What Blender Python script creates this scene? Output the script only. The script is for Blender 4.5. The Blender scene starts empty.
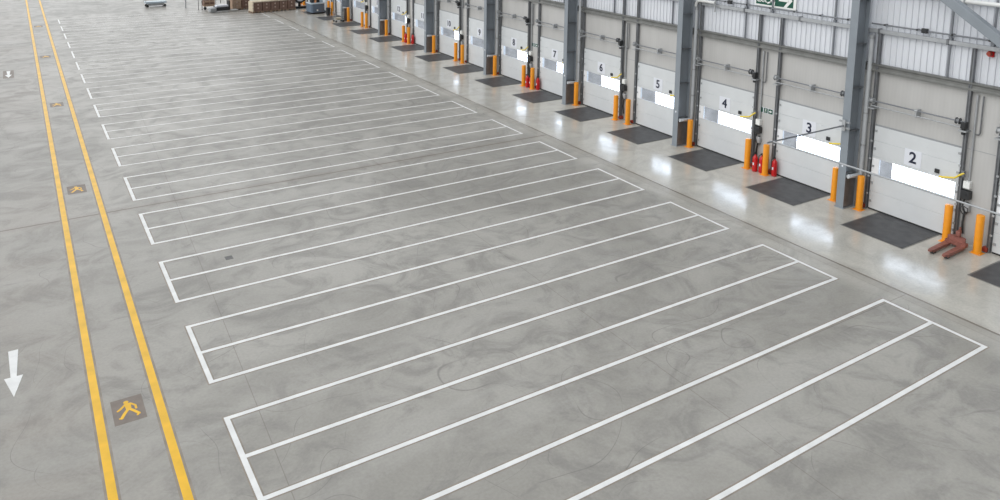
import bpy, bmesh, math, random
from mathutils import Vector, Matrix
random.seed(7)
scene = bpy.context.scene
COL = scene.collection
PI = math.pi
XW = 23.84          # inner face of the dock wall
PITCH = 7.735        # column spacing
COL0 = 15.22        # column between doors 2 and 3
NB = 8              # last bay index (bays -1 .. NB-1)

# ------------------------------------------------------------------ materials
def mat(name, col, rough=.5, metal=0, noise=0, nscale=4, bump=0, spec=.5, dirt=None, dscale=1.5, damt=.3):
    m = bpy.data.materials.new(name); m.use_nodes = True
    nt = m.node_tree; b = nt.nodes['Principled BSDF']
    b.inputs['Base Color'].default_value = (*col, 1)
    b.inputs['Roughness'].default_value = rough
    b.inputs['Metallic'].default_value = metal
    b.inputs['Specular IOR Level'].default_value = spec
    tc = nt.nodes.new('ShaderNodeTexCoord')
    if noise:
        n = nt.nodes.new('ShaderNodeTexNoise'); n.inputs['Scale'].default_value = nscale; n.inputs['Detail'].default_value = 6
        nt.links.new(tc.outputs['Object'], n.inputs['Vector'])
        r = nt.nodes.new('ShaderNodeMapRange'); r.inputs[1].default_value = .3; r.inputs[2].default_value = .7
        r.inputs[3].default_value = 1-noise; r.inputs[4].default_value = 1+noise
        nt.links.new(n.outputs['Fac'], r.inputs[0])
        mx = nt.nodes.new('ShaderNodeVectorMath'); mx.operation = 'SCALE'; mx.inputs[0].default_value = col
        nt.links.new(r.outputs[0], mx.inputs['Scale'])
        nt.links.new(mx.outputs[0], b.inputs['Base Color'])
        if bump:
            bp = nt.nodes.new('ShaderNodeBump'); bp.inputs['Strength'].default_value = bump; bp.inputs['Distance'].default_value = .01
            nt.links.new(n.outputs['Fac'], bp.inputs['Height']); nt.links.new(bp.outputs[0], b.inputs['Normal'])
    return m

M = {}
M['steel'] = mat('column_paint', (.255,.288,.325), .42, noise=.06, nscale=2)
M['girt'] = mat('girt_galvanised', (.19,.195,.19), .5, .3, noise=.15, nscale=3)
M['rail_light'] = mat('rail_galvanised', (.42,.44,.46), .45, .3, noise=.1)
M['rail_dark'] = mat('guide_rail_steel', (.20,.21,.225), .45, .4, noise=.15, nscale=5)
M['rod'] = mat('rod_steel', (.22,.235,.26), .5, .3)
M['pipe'] = mat('downpipe_grey', (.55,.58,.61), .45, noise=.05)
M['pipe_white'] = mat('pipe_white', (.78,.8,.8), .4)
M['door'] = mat('door_panel_white', (.66,.69,.715), .45, noise=.03, nscale=2)
M['door_cap'] = mat('door_end_cap', (.90,.92,.95), .5)
M['door_seam'] = mat('door_seam_grey', (.33,.35,.37), .6)
M['rubber'] = mat('black_rubber', (.02,.02,.022), .7)
M['black'] = mat('black_plastic', (.025,.027,.03), .45)
M['boll'] = mat('bollard_orange', (.88,.33,.015), .38, noise=.06, nscale=6)
M['red'] = mat('extinguisher_red', (.55,.012,.015), .3)
M['redfoot'] = mat('track_foot_red', (.33,.05,.03), .6)
M['truckred'] = mat('worn_red_paint', (.26,.10,.08), .5, noise=.25, nscale=8)
M['yellow'] = mat('dock_light_yellow', (.85,.66,.08), .4)
M['plate'] = mat('number_plate_white', (.76,.79,.86), .5)
M['ink'] = mat('number_ink_navy', (.015,.02,.05), .5)
M['green'] = mat('sign_green', (.0,.075,.045), .5)
M['white'] = mat('sign_white', (.86,.88,.87), .5)
M['deck'] = mat('leveller_deck_steel', (.085,.088,.094), .5, .2, noise=.25, nscale=3)
M['deckedge'] = mat('leveller_edge_steel', (.20,.20,.195), .5, .3, noise=.15)
M['paintw'] = mat('floor_paint_white', (.80,.81,.81), .4, noise=.08, nscale=3)
M['painty'] = mat('floor_paint_yellow', (.85,.49,.012), .4, noise=.12, nscale=2)
M['pad'] = mat('floor_pad_brown', (.205,.170,.145), .5, noise=.12, nscale=5)
M['residue'] = mat('masking_residue_brown', (.275,.238,.200), .45, noise=.2, nscale=3)
M['patch'] = mat('floor_patch_dark', (.11,.11,.11), .5, noise=.2, nscale=9)
M['card'] = mat('cardboard_brown', (.21,.13,.10), .8, noise=.15, nscale=4)
M['cardlid'] = mat('cardboard_lid_pale', (.66,.58,.45), .8, noise=.06)
M['wood'] = mat('pallet_wood', (.42,.30,.22), .8, noise=.2, nscale=5)
M['print'] = mat('box_print_pale', (.50,.38,.32), .8)
M['blue'] = mat('machine_blue_grey', (.14,.19,.26), .35)
M['blue_light'] = mat('machine_pale_blue', (.52,.62,.70), .4)
M['tan'] = mat('orange_strap', (.75,.33,.16), .6)
M['wire'] = mat('zinc_wire', (.38,.40,.40), .4, .4)
M['curtain'] = mat('dock_curtain_grey', (.27,.25,.23), .8, noise=.2, nscale=2)
M['jacket'] = mat('jacket_orange', (.75,.42,.22), .8)
M['trouser'] = mat('trousers_black', (.012,.012,.014), .8)
M['skin'] = mat('skin', (.58,.36,.26), .5)
M['hair'] = mat('hair_brown', (.05,.03,.02), .7)
M['chrome'] = mat('chrome', (.6,.6,.6), .25, .9)

def wall_panel_mat(name, base, per, amt, streak=.07):
    m = mat(name, base, .6); nt = m.node_tree; b = nt.nodes['Principled BSDF']
    tc = nt.nodes.new('ShaderNodeTexCoord'); sx = nt.nodes.new('ShaderNodeSeparateXYZ'); nt.links.new(tc.outputs['Object'], sx.inputs[0])
    def mth(op, a, bb=None):
        n = nt.nodes.new('ShaderNodeMath'); n.operation = op
        for i, v in enumerate((a, bb)):
            if v is None: continue
            if isinstance(v, (int, float)): n.inputs[i].default_value = v
            else: nt.links.new(v, n.inputs[i])
        return n.outputs[0]
    w = mth('SINE', mth('MULTIPLY', sx.outputs[1], 2*PI/per))
    mp = nt.nodes.new('ShaderNodeMapping'); mp.inputs['Scale'].default_value = (1, 1.1, .35); nt.links.new(tc.outputs['Object'], mp.inputs[0])
    n = nt.nodes.new('ShaderNodeTexNoise'); n.inputs['Scale'].default_value = 2; n.inputs['Detail'].default_value = 5; nt.links.new(mp.outputs[0], n.inputs[0])
    f = mth('ADD', mth('MULTIPLY', w, amt), mth('MULTIPLY', mth('SUBTRACT', n.outputs[0], .5), streak*4))
    f = mth('ADD', f, 1)
    v = nt.nodes.new('ShaderNodeVectorMath'); v.operation = 'SCALE'; v.inputs[0].default_value = base; nt.links.new(f, v.inputs['Scale'])
    nt.links.new(v.outputs[0], b.inputs['Base Color'])
    return m
M['wall'] = wall_panel_mat('wall_panel_beige', (.505,.505,.50), .12, .012, .06)
M['sheet'] = wall_panel_mat('wall_sheet_white', (.70,.73,.785), .2, .0, .02)

def glass_mat():
    m = bpy.data.materials.new('window_glass'); m.use_nodes = True; nt = m.node_tree
    for n in list(nt.nodes): nt.nodes.remove(n)
    o = nt.nodes.new('ShaderNodeOutputMaterial'); t = nt.nodes.new('ShaderNodeBsdfTransparent'); t.inputs[0].default_value = (.92,.95,1,1)
    g = nt.nodes.new('ShaderNodeBsdfGlossy'); g.inputs['Roughness'].default_value = .1
    mx = nt.nodes.new('ShaderNodeMixShader'); mx.inputs[0].default_value = .06
    nt.links.new(t.outputs[0], mx.inputs[1]); nt.links.new(g.outputs[0], mx.inputs[2]); nt.links.new(mx.outputs[0], o.inputs[0])
    return m
M['glass'] = glass_mat()

def floor_mat():
    m = bpy.data.materials.new('power_floated_concrete'); m.use_nodes = True; nt = m.node_tree; L = nt.links
    b = nt.nodes['Principled BSDF']
    tc = nt.nodes.new('ShaderNodeTexCoord'); P = tc.outputs['Object']
    sp = nt.nodes.new('ShaderNodeSeparateXYZ'); L.new(P, sp.inputs[0])
    def mth(op, a, bb=None, clamp=False):
        n = nt.nodes.new('ShaderNodeMath'); n.operation = op; n.use_clamp = clamp
        for i, v in enumerate((a, bb)):
            if v is None: continue
            if isinstance(v, (int, float)): n.inputs[i].default_value = v
            else: L.new(v, n.inputs[i])
        return n.outputs[0]
    def noise(scale, detail=5, rough=.55, vec=None, dist=0, stretch=None):
        n = nt.nodes.new('ShaderNodeTexNoise'); n.inputs['Scale'].default_value = scale; n.inputs['Detail'].default_value = detail
        n.inputs['Roughness'].default_value = rough; n.inputs['Distortion'].default_value = dist
        v = vec or P
        if stretch:
            mp = nt.nodes.new('ShaderNodeMapping'); mp.inputs['Scale'].default_value = stretch[:3]; mp.inputs['Rotation'].default_value = (0,0,stretch[3]); L.new(v, mp.inputs[0]); v = mp.outputs[0]
        L.new(v, n.inputs['Vector']); return n.outputs['Fac']
    def rng(v, a, bb, c, d, smooth=True):
        n = nt.nodes.new('ShaderNodeMapRange'); n.inputs[1].default_value=a; n.inputs[2].default_value=bb; n.inputs[3].default_value=c; n.inputs[4].default_value=d
        if smooth: n.interpolation_type = 'SMOOTHSTEP'
        L.new(v, n.inputs[0]); return n.outputs[0]
    def mix(f, a, c):
        n = nt.nodes.new('ShaderNodeMix'); n.data_type = 'RGBA'
        if isinstance(f, float): n.inputs[0].default_value = f
        else: L.new(f, n.inputs[0])
        for i, v in ((6, a), (7, c)):
            if isinstance(v, tuple): n.inputs[i].default_value = (*v, 1)
            else: L.new(v, n.inputs[i])
        return n.outputs[2]
    big = noise(.16, 6, .62, dist=.8)
    mid = noise(.7, 8, .66, dist=1.4)
    strk = noise(.5, 6, .6, stretch=(.35, 1.6, 1, .25), dist=.6)
    fine = noise(16, 3, .6)
    apron = rng(mth('ADD', sp.outputs[0], mth('MULTIPLY', mth('SUBTRACT', mid, .5), .0)), 19.2, 19.3, 0, 1)
    c = mix(rng(big, .35, .65, 0, 1), (.292,.282,.256), (.400,.388,.358))
    c = mix(rng(mid, .42, .67, 0, .72), c, (.228,.221,.206))
    c = mix(rng(strk, .50, .70, 0, .55), c, (.40,.39,.365))
    ap = mix(rng(mid, .35, .70, 0, 1), (.54,.525,.48), (.43,.42,.385))
    ap = mix(rng(strk, .5, .72, 0, .5), ap, (.58,.565,.52))
    strip = rng(sp.outputs[0], 17.9, 18.9, 0, .55)
    c = mix(strip, c, ap)
    c = mix(apron, c, ap)
    # warmer brown wear on the left lane
    brown = mth('MULTIPLY', rng(sp.outputs[0], 3.5, -1, 0, 1), rng(big, .4, .65, .1, .55))
    c = mix(brown, c, (.245,.215,.185))
    # scuffs: thin arcs from tyre turns (distorted ring contours)
    def arcs(scale, width, lo, seed):
        mp = nt.nodes.new('ShaderNodeMapping'); mp.inputs['Location'].default_value = (seed, seed*.7, 0); L.new(P, mp.inputs[0])
        v = nt.nodes.new('ShaderNodeTexNoise'); v.inputs['Scale'].default_value = scale; v.inputs['Detail'].default_value = 1.5; L.new(mp.outputs[0], v.inputs['Vector'])
        d = mth('ABSOLUTE', mth('SUBTRACT', mth('FRACT', mth('MULTIPLY', v.outputs['Fac'], 9)), .5))
        ln = rng(d, 0, width, 1, 0)
        msk = rng(noise(.45, 3, .5, vec=mp.outputs[0]), lo, lo+.12, 0, 1)
        return mth('MULTIPLY', ln, msk)
    sc = mth('MAXIMUM', arcs(.18, .009, .48, 3.1), arcs(.12, .006, .45, 17.3))
    sc = mth('MAXIMUM', sc, arcs(.3, .012, .52, 41.7))
    c = mix(mth('MULTIPLY', mth('MULTIPLY', sc, .5), mth('SUBTRACT', 1, mth('MULTIPLY', apron, .8))), c, (.12,.115,.11))
    # short dark smears
    sm = rng(noise(1.1, 4, .55, stretch=(.45, 2.4, 1, 1.0), dist=.3), .66, .74, 0, .38)
    c = mix(mth('MULTIPLY', sm, mth('SUBTRACT', 1, apron)), c, (.16,.155,.15))
    # joints
    def line(coord, at, w, strength):
        return mth('MULTIPLY', rng(mth('ABSOLUTE', mth('SUBTRACT', coord, at)), w*.5, w, 1, 0), strength)
    X, Y = sp.outputs[0], sp.outputs[1]
    j = line(X, 19.25, .05, .8)
    xt = mth('SUBTRACT', X, mth('MULTIPLY', mth('SUBTRACT', Y, 12), .045))
    for a, bb, w, s in ((xt, 3.44, .011, .45), (X, 11.4, .014, .35), (Y, 10.62, .016, .5), (Y, 40.3, .02, .35), (X, 18.95, .03, .18), (Y, 56., .03, .35)):
        j = mth('MAXIMUM', j, line(a, bb, w, s))
    j = mth('MAXIMUM', mth('MULTIPLY', j, mth('SUBTRACT', 1, apron)), line(X, 19.25, .05, .8))
    cross = mth('MULTIPLY', line(Y, 26.85, .05, .75), mth('SUBTRACT', 1, apron))
    j = mth('MAXIMUM', j, cross)
    halo = mth('MULTIPLY', rng(mth('ABSOLUTE', mth('SUBTRACT', Y, 26.85)), .05, .35, .30, 0), mth('SUBTRACT', 1, apron))
    halo = mth('MAXIMUM', halo, rng(mth('ABSOLUTE', mth('SUBTRACT', X, 19.15)), .05, .4, .25, 0))
    c = mix(halo, c, (.25,.215,.18))
    c = mix(j, c, (.13,.105,.085))
    fs = nt.nodes.new('ShaderNodeVectorMath'); fs.operation = 'SCALE'; L.new(c, fs.inputs[0]); L.new(rng(fine, .3, .7, .95, 1.05), fs.inputs['Scale'])
    L.new(fs.outputs[0], b.inputs['Base Color'])
    r1 = rng(mid, .3, .7, .34, .48); r2 = rng(mid, .3, .7, .12, .24)
    rm = nt.nodes.new('ShaderNodeMix'); L.new(apron, rm.inputs[0]); L.new(r1, rm.inputs[2]); L.new(r2, rm.inputs[3])
    L.new(rm.outputs[0], b.inputs['Roughness'])
    bp = nt.nodes.new('ShaderNodeBump'); bp.inputs['Strength'].default_value = .03; bp.inputs['Distance'].default_value = .02
    L.new(mid, bp.inputs['Height']); L.new(bp.outputs[0], b.inputs['Normal'])
    b.inputs['Specular IOR Level'].default_value = .55
    return m
M['floor'] = floor_mat()

# ------------------------------------------------------------------ mesh helpers
class MB:
    def __init__(s): s.bm = bmesh.new()
    def box(s, x0, x1, y0, y1, z0, z1, bev=0, rot=None, about=None):
        r = bmesh.ops.create_cube(s.bm, size=1); vs = r['verts']
        for v in vs: v.co = Vector((x0+(v.co.x+.5)*(x1-x0), y0+(v.co.y+.5)*(y1-y0), z0+(v.co.z+.5)*(z1-z0)))
        if bev:
            es = list({e for v in vs for e in v.link_edges})
            r = bmesh.ops.bevel(s.bm, geom=es, offset=bev, segments=2, affect='EDGES', profile=.6)
            vs = list({v for f in r['faces'] for v in f.verts} | {v for v in vs if v.is_valid})
        if rot is not None:
            bmesh.ops.rotate(s.bm, verts=vs, cent=about or Vector((0,0,0)), matrix=rot)
        return s
    def cyl(s, a, b, r, seg=16, r2=None, cap=True):
        a, b = Vector(a), Vector(b); d = b-a
        rr = bmesh.ops.create_cone(s.bm, cap_ends=cap, segments=seg, radius1=r, radius2=r if r2 is None else r2, depth=d.length)
        q = d.to_track_quat('Z', 'Y').to_matrix().to_4x4()
        bmesh.ops.transform(s.bm, verts=rr['verts'], matrix=Matrix.Translation((a+b)/2) @ q)
        return s
    def lathe(s, prof, seg=24, loc=(0,0,0), axis='Z'):
        rings = []
        for r, z in prof:
            ring = []
            for i in range(seg):
                t = 2*PI*i/seg
                p = Vector((r*math.cos(t), r*math.sin(t), z))
                if axis == 'Y': p = Vector((p.x, p.z, p.y))
                if axis == 'X': p = Vector((p.z, p.x, p.y))
                ring.append(s.bm.verts.new(p+Vector(loc)))
            rings.append(ring)
        for a, b in zip(rings, rings[1:]):
            for i in range(seg):
                s.bm.faces.new((a[i], a[(i+1)%seg], b[(i+1)%seg], b[i]))
        s.bm.faces.new(rings[0][::-1]); s.bm.faces.new(rings[-1])
        return s
    def tube(s, pts, r, seg=10):
        pts = [Vector(p) for p in pts]; rings = []
        up = Vector((0,0,1))
        for i, p in enumerate(pts):
            d = (pts[min(i+1, len(pts)-1)]-pts[max(i-1, 0)]).normalized()
            n = d.cross(up)
            if n.length < .05: n = d.cross(Vector((0,1,0)))
            if i and n.dot(pn) < 0: n = -n
            n.normalize(); pn = n; m = d.cross(n)
            rings.append([s.bm.verts.new(p+(n*math.cos(2*PI*k/seg)+m*math.sin(2*PI*k/seg))*r) for k in range(seg)])
        for a, b in zip(rings, rings[1:]):
            for i in range(seg): s.bm.faces.new((a[i], a[(i+1)%seg], b[(i+1)%seg], b[i]))
        s.bm.faces.new(rings[0][::-1]); s.bm.faces.new(rings[-1])
        return s
    def prism(s, poly, z0, z1):
        a = [s.bm.verts.new((x, y, z0)) for x, y in poly]; b = [s.bm.verts.new((x, y, z1)) for x, y in poly]
        s.bm.faces.new(a[::-1]); s.bm.faces.new(b); n = len(poly)
        for i in range(n): s.bm.faces.new((a[i], a[(i+1)%n], b[(i+1)%n], b[i]))
        return s
    def build(s, name, m, parent=None, smooth=False, loc=None):
        bmesh.ops.recalc_face_normals(s.bm, faces=s.bm.faces[:])
        me = bpy.data.meshes.new(name); s.bm.to_mesh(me); s.bm.free()
        for mm in (m if isinstance(m, (list, tuple)) else [m]): me.materials.append(mm)
        if smooth:
            for p in me.polygons: p.use_smooth = True
            if hasattr(me, 'set_sharp_from_angle'): me.set_sharp_from_angle(angle=math.radians(40))
        o = bpy.data.objects.new(name, me); COL.objects.link(o)
        if parent is not None: o.parent = parent
        if loc: o.location = loc
        return o

def tag(o, label=None, cat=None, group=None, kind=None):
    if label: o['label'] = label
    if cat: o['category'] = cat
    if group: o['group'] = group
    if kind: o['kind'] = kind
    return o
def thing(name, label, cat, loc=(0,0,0), group=None, rz=0):
    o = bpy.data.objects.new(name, None); COL.objects.link(o); o.location = loc; o.rotation_euler = (0,0,rz)
    return tag(o, label, cat, group)
def copy_tree(root, loc, label=None, name=None):
    r = root.copy(); COL.objects.link(r); r.location = loc
    if name: r.name = name
    if label: r['label'] = label
    for ch in list(root.children):
        c = ch.copy(); COL.objects.link(c); c.parent = r
        for g in list(ch.children):
            d = g.copy(); COL.objects.link(d); d.parent = c
    return r
def text_mesh(s, size, m, parent, name, loc, rot, bold=0, extr=.002, align='CENTER'):
    cu = bpy.data.curves.new('lettering', 'FONT'); cu.body = s; cu.size = size; cu.align_x = align; cu.align_y = 'CENTER'; cu.extrude = extr; cu.bevel_depth = bold; cu.bevel_resolution = 0
    t = bpy.data.objects.new('lettering', cu); COL.objects.link(t)
    bpy.context.view_layer.update()
    me = bpy.data.meshes.new_from_object(t.evaluated_get(bpy.context.evaluated_depsgraph_get()))
    bpy.data.objects.remove(t); bpy.data.curves.remove(cu)
    me.materials.clear(); me.materials.append(m)
    o = bpy.data.objects.new(name, me); COL.objects.link(o); o.location = loc; o.rotation_euler = rot
    if parent is not None: o.parent = parent
    return o

def bays(): return range(-1, NB)
def door_specs():
    out = []
    for k in bays():
        y0 = COL0 + PITCH*k
        out.append((2*k+3, y0+1.87, k)); out.append((2*k+4, y0+5.79, k))
    return out
DOORS = door_specs()
DW = 1.40     # half width of leaf
DH = 2.86

# ------------------------------------------------------------------ floor
YN, YF = 3.0, COL0+PITCH*NB
mb = MB(); mb.box(-14, XW+.22, -4, 112, -.25, 0)
tag(mb.build('floor', M['floor']), kind='structure')

# ------------------------------------------------------------------ dock wall
WY0, WY1 = COL0-PITCH-1.2, 96
WH = 16
mb = MB()
ys = [WY0]
for n, yc, k in sorted(DOORS, key=lambda t: t[1]): ys += [yc-DW+.05, yc+DW-.05]
ys.append(WY1)
for i in range(0, len(ys), 2): mb.box(XW, XW+.2, ys[i], ys[i+1], 0, 4.78)
for i in range(1, len(ys)-1, 2): mb.box(XW, XW+.2, ys[i], ys[i+1], 2.80, 4.78)
tag(mb.build('wall_right', M['wall']), kind='structure')
# horizontal seam and header trim line over each opening / pier
mb = MB(); mb.box(XW-.006, XW, WY0, WY1, 2.885, 2.90)
tag(mb.build('trim_1', M['door_seam']), kind='structure')
# profiled translucent-white sheeting above
mb = MB(); bm = mb.bm
prof = []; y = WY0; 
while y < WY1:
    prof += [(y, 0), (y+.13, 0), (y+.145, .03), (y+.185, .03)]; y += .2
lo = [bm.verts.new((XW+.03-d, yy, 4.78)) for yy, d in prof]; hi = [bm.verts.new((XW+.03-d, yy, WH)) for yy, d in prof]
for i in range(len(prof)-1): bm.faces.new((lo[i], lo[i+1], hi[i+1], hi[i]))
mb.box(XW+.04, XW+.2, WY0, WY1, 4.78, WH)
tag(mb.build('wall_right_cladding', M['sheet']), kind='structure')

# dock tunnels outside each opening, seen through the door windows
mb = MB()
for n, yc, k in DOORS:
    mb.box(XW+.2, XW+1.05, yc+DW-.05, yc+DW+.07, -.25, 3.0)
    mb.box(XW+.2, XW+1.05, yc-DW-.07, yc-DW+.05, -.25, 3.0)
    mb.box(XW+.2, XW+1.05, yc-DW-.07, yc+DW+.07, 3.0, 3.1)
    mb.box(XW+.2, XW+1.05, yc-DW-.07, yc+DW+.07, -.25, -.02)
tag(mb.build('wall_dock_tunnels', M['curtain']), kind='structure')

# ------------------------------------------------------------------ doors
WZ0, WZ1 = 1.25, 1.77       # window strip
def build_door(yc):
    root = bpy.data.objects.new('door', None); COL.objects.link(root); root.location = (XW, yc, 0); root['kind'] = 'structure'
    th = .05; x1 = -.015; x0 = x1-th
    zs = [(.05, .64), (.646, 1.18), (1.84, 2.36), (2.366, DH)]
    for a, b in zs:
        m_ = MB(); m_.box(x0, x1, -DW, DW, a, b, .006); 
        for i in range(4):
            yy = -DW+.35+i*.70
            zc = (a+b)/2
            m_.cyl((x0-.006, yy, zc), (x0, yy, zc), .022, 10)
        m_.build('door_section', M['door'], root)
    # window section with frame around the opening
    m_ = MB()
    m_.box(x0, x1, -DW, DW, 1.186, WZ0, .004); m_.box(x0, x1, -DW, DW, WZ1, 1.834, .004)
    m_.box(x0, x1, DW-.26, DW, WZ0, WZ1); m_.box(x0, x1, -DW, -DW+.10, WZ0, WZ1)
    fr = m_.build('window_section', M['door'], root)
    m_ = MB(); m_.box(x0-.006, x0, DW-.25, DW-.01, WZ0, WZ1); cp = m_.build('end_cap', M['door_cap'], fr); cp['label'] = 'bright white end cap'
    m_ = MB(); m_.box(x0+.02, x0+.026, -DW+.10, DW-.26, WZ0, WZ1); m_.build('pane', M['glass'], fr)
    m_ = MB(); m_.box(x0+.004, x1, -DW, DW, 0, .052); m_.build('bottom_seal', M['rubber'], root)
    m_ = MB(); m_.box(x0+.01, x1, -DW, DW, DH, DH+.03); m_.build('top_seal', M['door_seam'], root)
    m_ = MB(); m_.box(x0-.045, x0, -.81, -.67, 1.90, 2.03, .012); m_.build('sensor_box', M['black'], root)
    for sy in (-1, 1):
        for z in (.3, .93, 1.5, 2.1, 2.7):
            m_ = MB(); m_.box(x0-.03, x0, sy*(DW-.05)-.04, sy*(DW-.05)+.04, z-.035, z+.035, .006); m_.build('roller_hinge', M['rail_light'], root)
    return root
proto = build_door(0)
first = True
for n, yc, k in DOORS:
    if first: d = proto; d.location = (XW, yc, 0); first = False
    else: d = copy_tree(proto, (XW, yc, 0))
    d['n'] = n
for o in [o for o in bpy.data.objects if 'n' in o]:
    n = o['n']; o.name = 'door_%d' % n; del o['n']
    if n > 14: continue
    # number plate with its digit
    m_ = MB(); m_.box(-.073, -.066, -.22, .33, 1.86, 2.40, .003)
    pl = m_.build('number_plate', M['plate'], o); pl['label'] = 'white plate with the number %d' % n
    text_mesh(str(n), .50, M['ink'], pl, 'number', (-.080, .055, 2.13), (PI/2, 0, -PI/2), bold=.010)

# ------------------------------------------------------------------ door lift gear (rails, shaft, motor)
def build_gear():
    root = thing('door_lift_gear', 'x', 'door track', (XW, 0, 0), 'door lift gear, one set around each dock door')
    for sy in (1, -1):
        m_ = MB(); y = sy*(DW+.075)
        m_.box(-.13, -.02, y-.038, y+.038, 0, 5.92)
        m_.box(-.15, -.13, y-.045, y-.02, 0, 5.92); m_.box(-.15, -.13, y+.02, y+.045, 0, 5.92)
        r = m_.build('guide_rail', M['rail_dark'], root)
        m_ = MB(); m_.box(-.20, -.02, y+sy*.07-.07, y+sy*.07+.07, .02, .15, .01)
        m_.cyl((-.22, y+sy*.1, .085), (-.02, y+sy*.1, .085), .045)
        f = m_.build('track_foot', M['redfoot'], r); f['label'] = 'rusty red rail foot'
        for z in (.55, 1.15, 1.75, 2.35):
            m_ = MB(); m_.box(-.17, -.14, y-sy*.05-.035, y-sy*.05+.035, z-.03, z+.03, .005); m_.build('rail_clip', M['rail_light'], r)
    m_ = MB(); m_.cyl((-.22, -DW-.1, 3.71), (-.22, DW+.15, 3.71), .022); m_.build('spring_shaft', M['rod'], root, True)
    m_ = MB(); m_.cyl((-.22, -DW-.1, 3.54), (-.22, DW+.1, 3.54), .02); m_.build('tie_tube', M['rail_light'], root, True)
    m_ = MB(); m_.box(-.25, 0, -.025, .025, 3.50, 3.75, .01); m_.cyl((-.22, -.05, 3.71), (-.22, .05, 3.71), .042); m_.build('bearing_bracket', M['rail_light'], root)
    m_ = MB(); m_.lathe([(.03,-.06),(.10,-.06),(.10,-.045),(.07,-.04),(.07,.04),(.10,.045),(.10,.06),(.03,.06)], 20, (-.22, DW+.08, 3.71), 'Y'); m_.build('cable_drum', M['rail_light'], root, True)
    m_ = MB(); m_.lathe([(.03,-.06),(.10,-.06),(.10,-.045),(.07,-.04),(.07,.04),(.10,.045),(.10,.06),(.03,.06)], 20, (-.22, -DW+.12, 3.71), 'Y'); m_.build('cable_drum', M['rail_dark'], root, True)
    m_ = MB(); m_.box(-.32, -.12, -DW-.14, -DW+.0, 3.52, 3.72, .02); m_.cyl((-.24, -DW-.07, 3.34), (-.24, -DW-.07, 3.53), .055)
    m_.build('drive_motor', M['black'], root)
    m_ = MB(); m_.box(-.30, 0, -DW-.17, -DW+.06, 3.42, 3.47, .005); m_.build('mounting_plate', M['rail_light'], root)
    m_ = MB(); m_.box(-.30, 0, DW-.04, DW+.17, 3.44, 3.48, .005); m_.build('mounting_plate', M['rail_light'], root)
    return root
gear = build_gear(); first = True
for n, yc, k in DOORS:
    lab = 'dark grey guide rails and lift shaft around dock door %d' % n
    if first: g = gear; g.location = (XW, yc, 0); g['label'] = lab; first = False
    else: g = copy_tree(gear, (XW, yc, 0), lab)

# ------------------------------------------------------------------ yellow hinged arms on the right jambs
def build_arm():
    root = thing('hinged_arm', 'x', 'arm', (XW, 0, 0), 'yellow hinged arms, one right of each door')
    m_ = MB(); m_.box(-.225, -.145, -.05, .05, 2.06, 2.24, .01); m_.build('wall_bracket', M['rail_dark'], root)
    m_ = MB(); m_.tube([(-.20, -.04, 2.18), (-.235, .06, 2.10), (-.25, .20, 1.97), (-.26, .58, 1.88)], .030); m_.build('arm', M['yellow'], root, True)
    m_ = MB(); m_.cyl((-.26, .57, 1.882), (-.262, .64, 1.87), .036, 12); m_.build('end_cap', M['yellow'], root, True)
    return root
dl = build_arm(); first = True
for n, yc, k in DOORS:
    loc = (XW, yc-DW-.16, 0); lab = 'thin yellow hinged arm at the right of dock door %d' % n
    if first: dl.location = loc; dl['label'] = lab; first = False
    else: copy_tree(dl, loc, lab)

# ------------------------------------------------------------------ control stations on piers right of even doors
def build_ctrl():
    root = thing('door_control_station', 'x', 'control box', (XW, 0, 0), 'door control stations on the narrow piers')
    m_ = MB(); m_.box(-.15, 0, -.10, .09, 1.68, 1.90, .012); m_.build('control_box', M['white'], root)
    m_ = MB(); m_.box(-.20, -.02, -.14, .12, 1.36, 1.62, .015); m_.cyl((-.2,-.02,1.49),(-.215,-.02,1.49),.05); m_.build('isolator', M['black'], root)
    m_ = MB(); m_.tube([(-.10, .02, 1.38), (-.12, .05, 1.2), (-.14, .0, 1.02), (-.10, -.07, .92), (-.08, -.10, 1.05), (-.07, -.06, 1.25)], .032); m_.build('cable_loop', M['black'], root, True)
    m_ = MB(); m_.box(-.14, 0, -.14, .02, .98, 1.22, .012); m_.build('junction_box', M['rail_light'], root)
    m_ = MB(); m_.tube([(-.06, 0, .98), (-.09, .02, .6), (-.06, 0, .25)], .03); m_.build('cable_tail', M['black'], root, True)
    m_ = MB(); m_.cyl((-.05, -.02, 1.9), (-.05, -.02, 4.53), .03); m_.build('conduit', M['rail_light'], root, True)
    m_ = MB(); m_.tube([(-.06, -.19, 4.53), (-.06, -.19, 3.42), (-.06, -.16, 3.36), (-.06, -.06, 3.36)], .022); m_.build('conduit', M['rail_dark'], root, True)
    return root
ct = build_ctrl(); first = True
for n, yc, k in DOORS:
    if n % 2: continue
    loc = (XW-.002, yc-DW-.26, .03); lab = 'white and black control boxes on the pier between doors %d and %d' % (n-1, n)
    if first: ct.location = loc; ct['label'] = lab; first = False
    else: copy_tree(ct, loc, lab)

# ------------------------------------------------------------------ dock levellers
def build_lev():
    root = thing('dock_leveller', 'x', 'dock leveller', (XW, 0, 0), 'dark dock leveller plates set in the floor')
    m_ = MB(); m_.box(-2.04, -.42, -.98, .98, .001, .012, .002); m_.build('deck_plate', M['deck'], root)
    m_ = MB(); m_.box(-.41, -.03, -.98, .98, .001, .010, .002); m_.build('lip_plate', M['deck'], root)
    m_ = MB(); m_.box(-2.10, -2.05, -1.03, 1.03, .001, .006); m_.box(-2.05, -.03, -1.03, -.985, .001, .006); m_.box(-2.05, -.03, .985, 1.03, .001, .006)
    m_.build('edge_angle', M['deckedge'], root)
    return root
lv = build_lev(); first = True
for n, yc, k in DOORS:
    lab = 'dark steel dock leveller plate in the floor before door %d' % n
    loc = (XW, yc, 0)
    if first: lv.location = loc; lv['label'] = lab; first = False
    else: copy_tree(lv, loc, lab)

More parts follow.
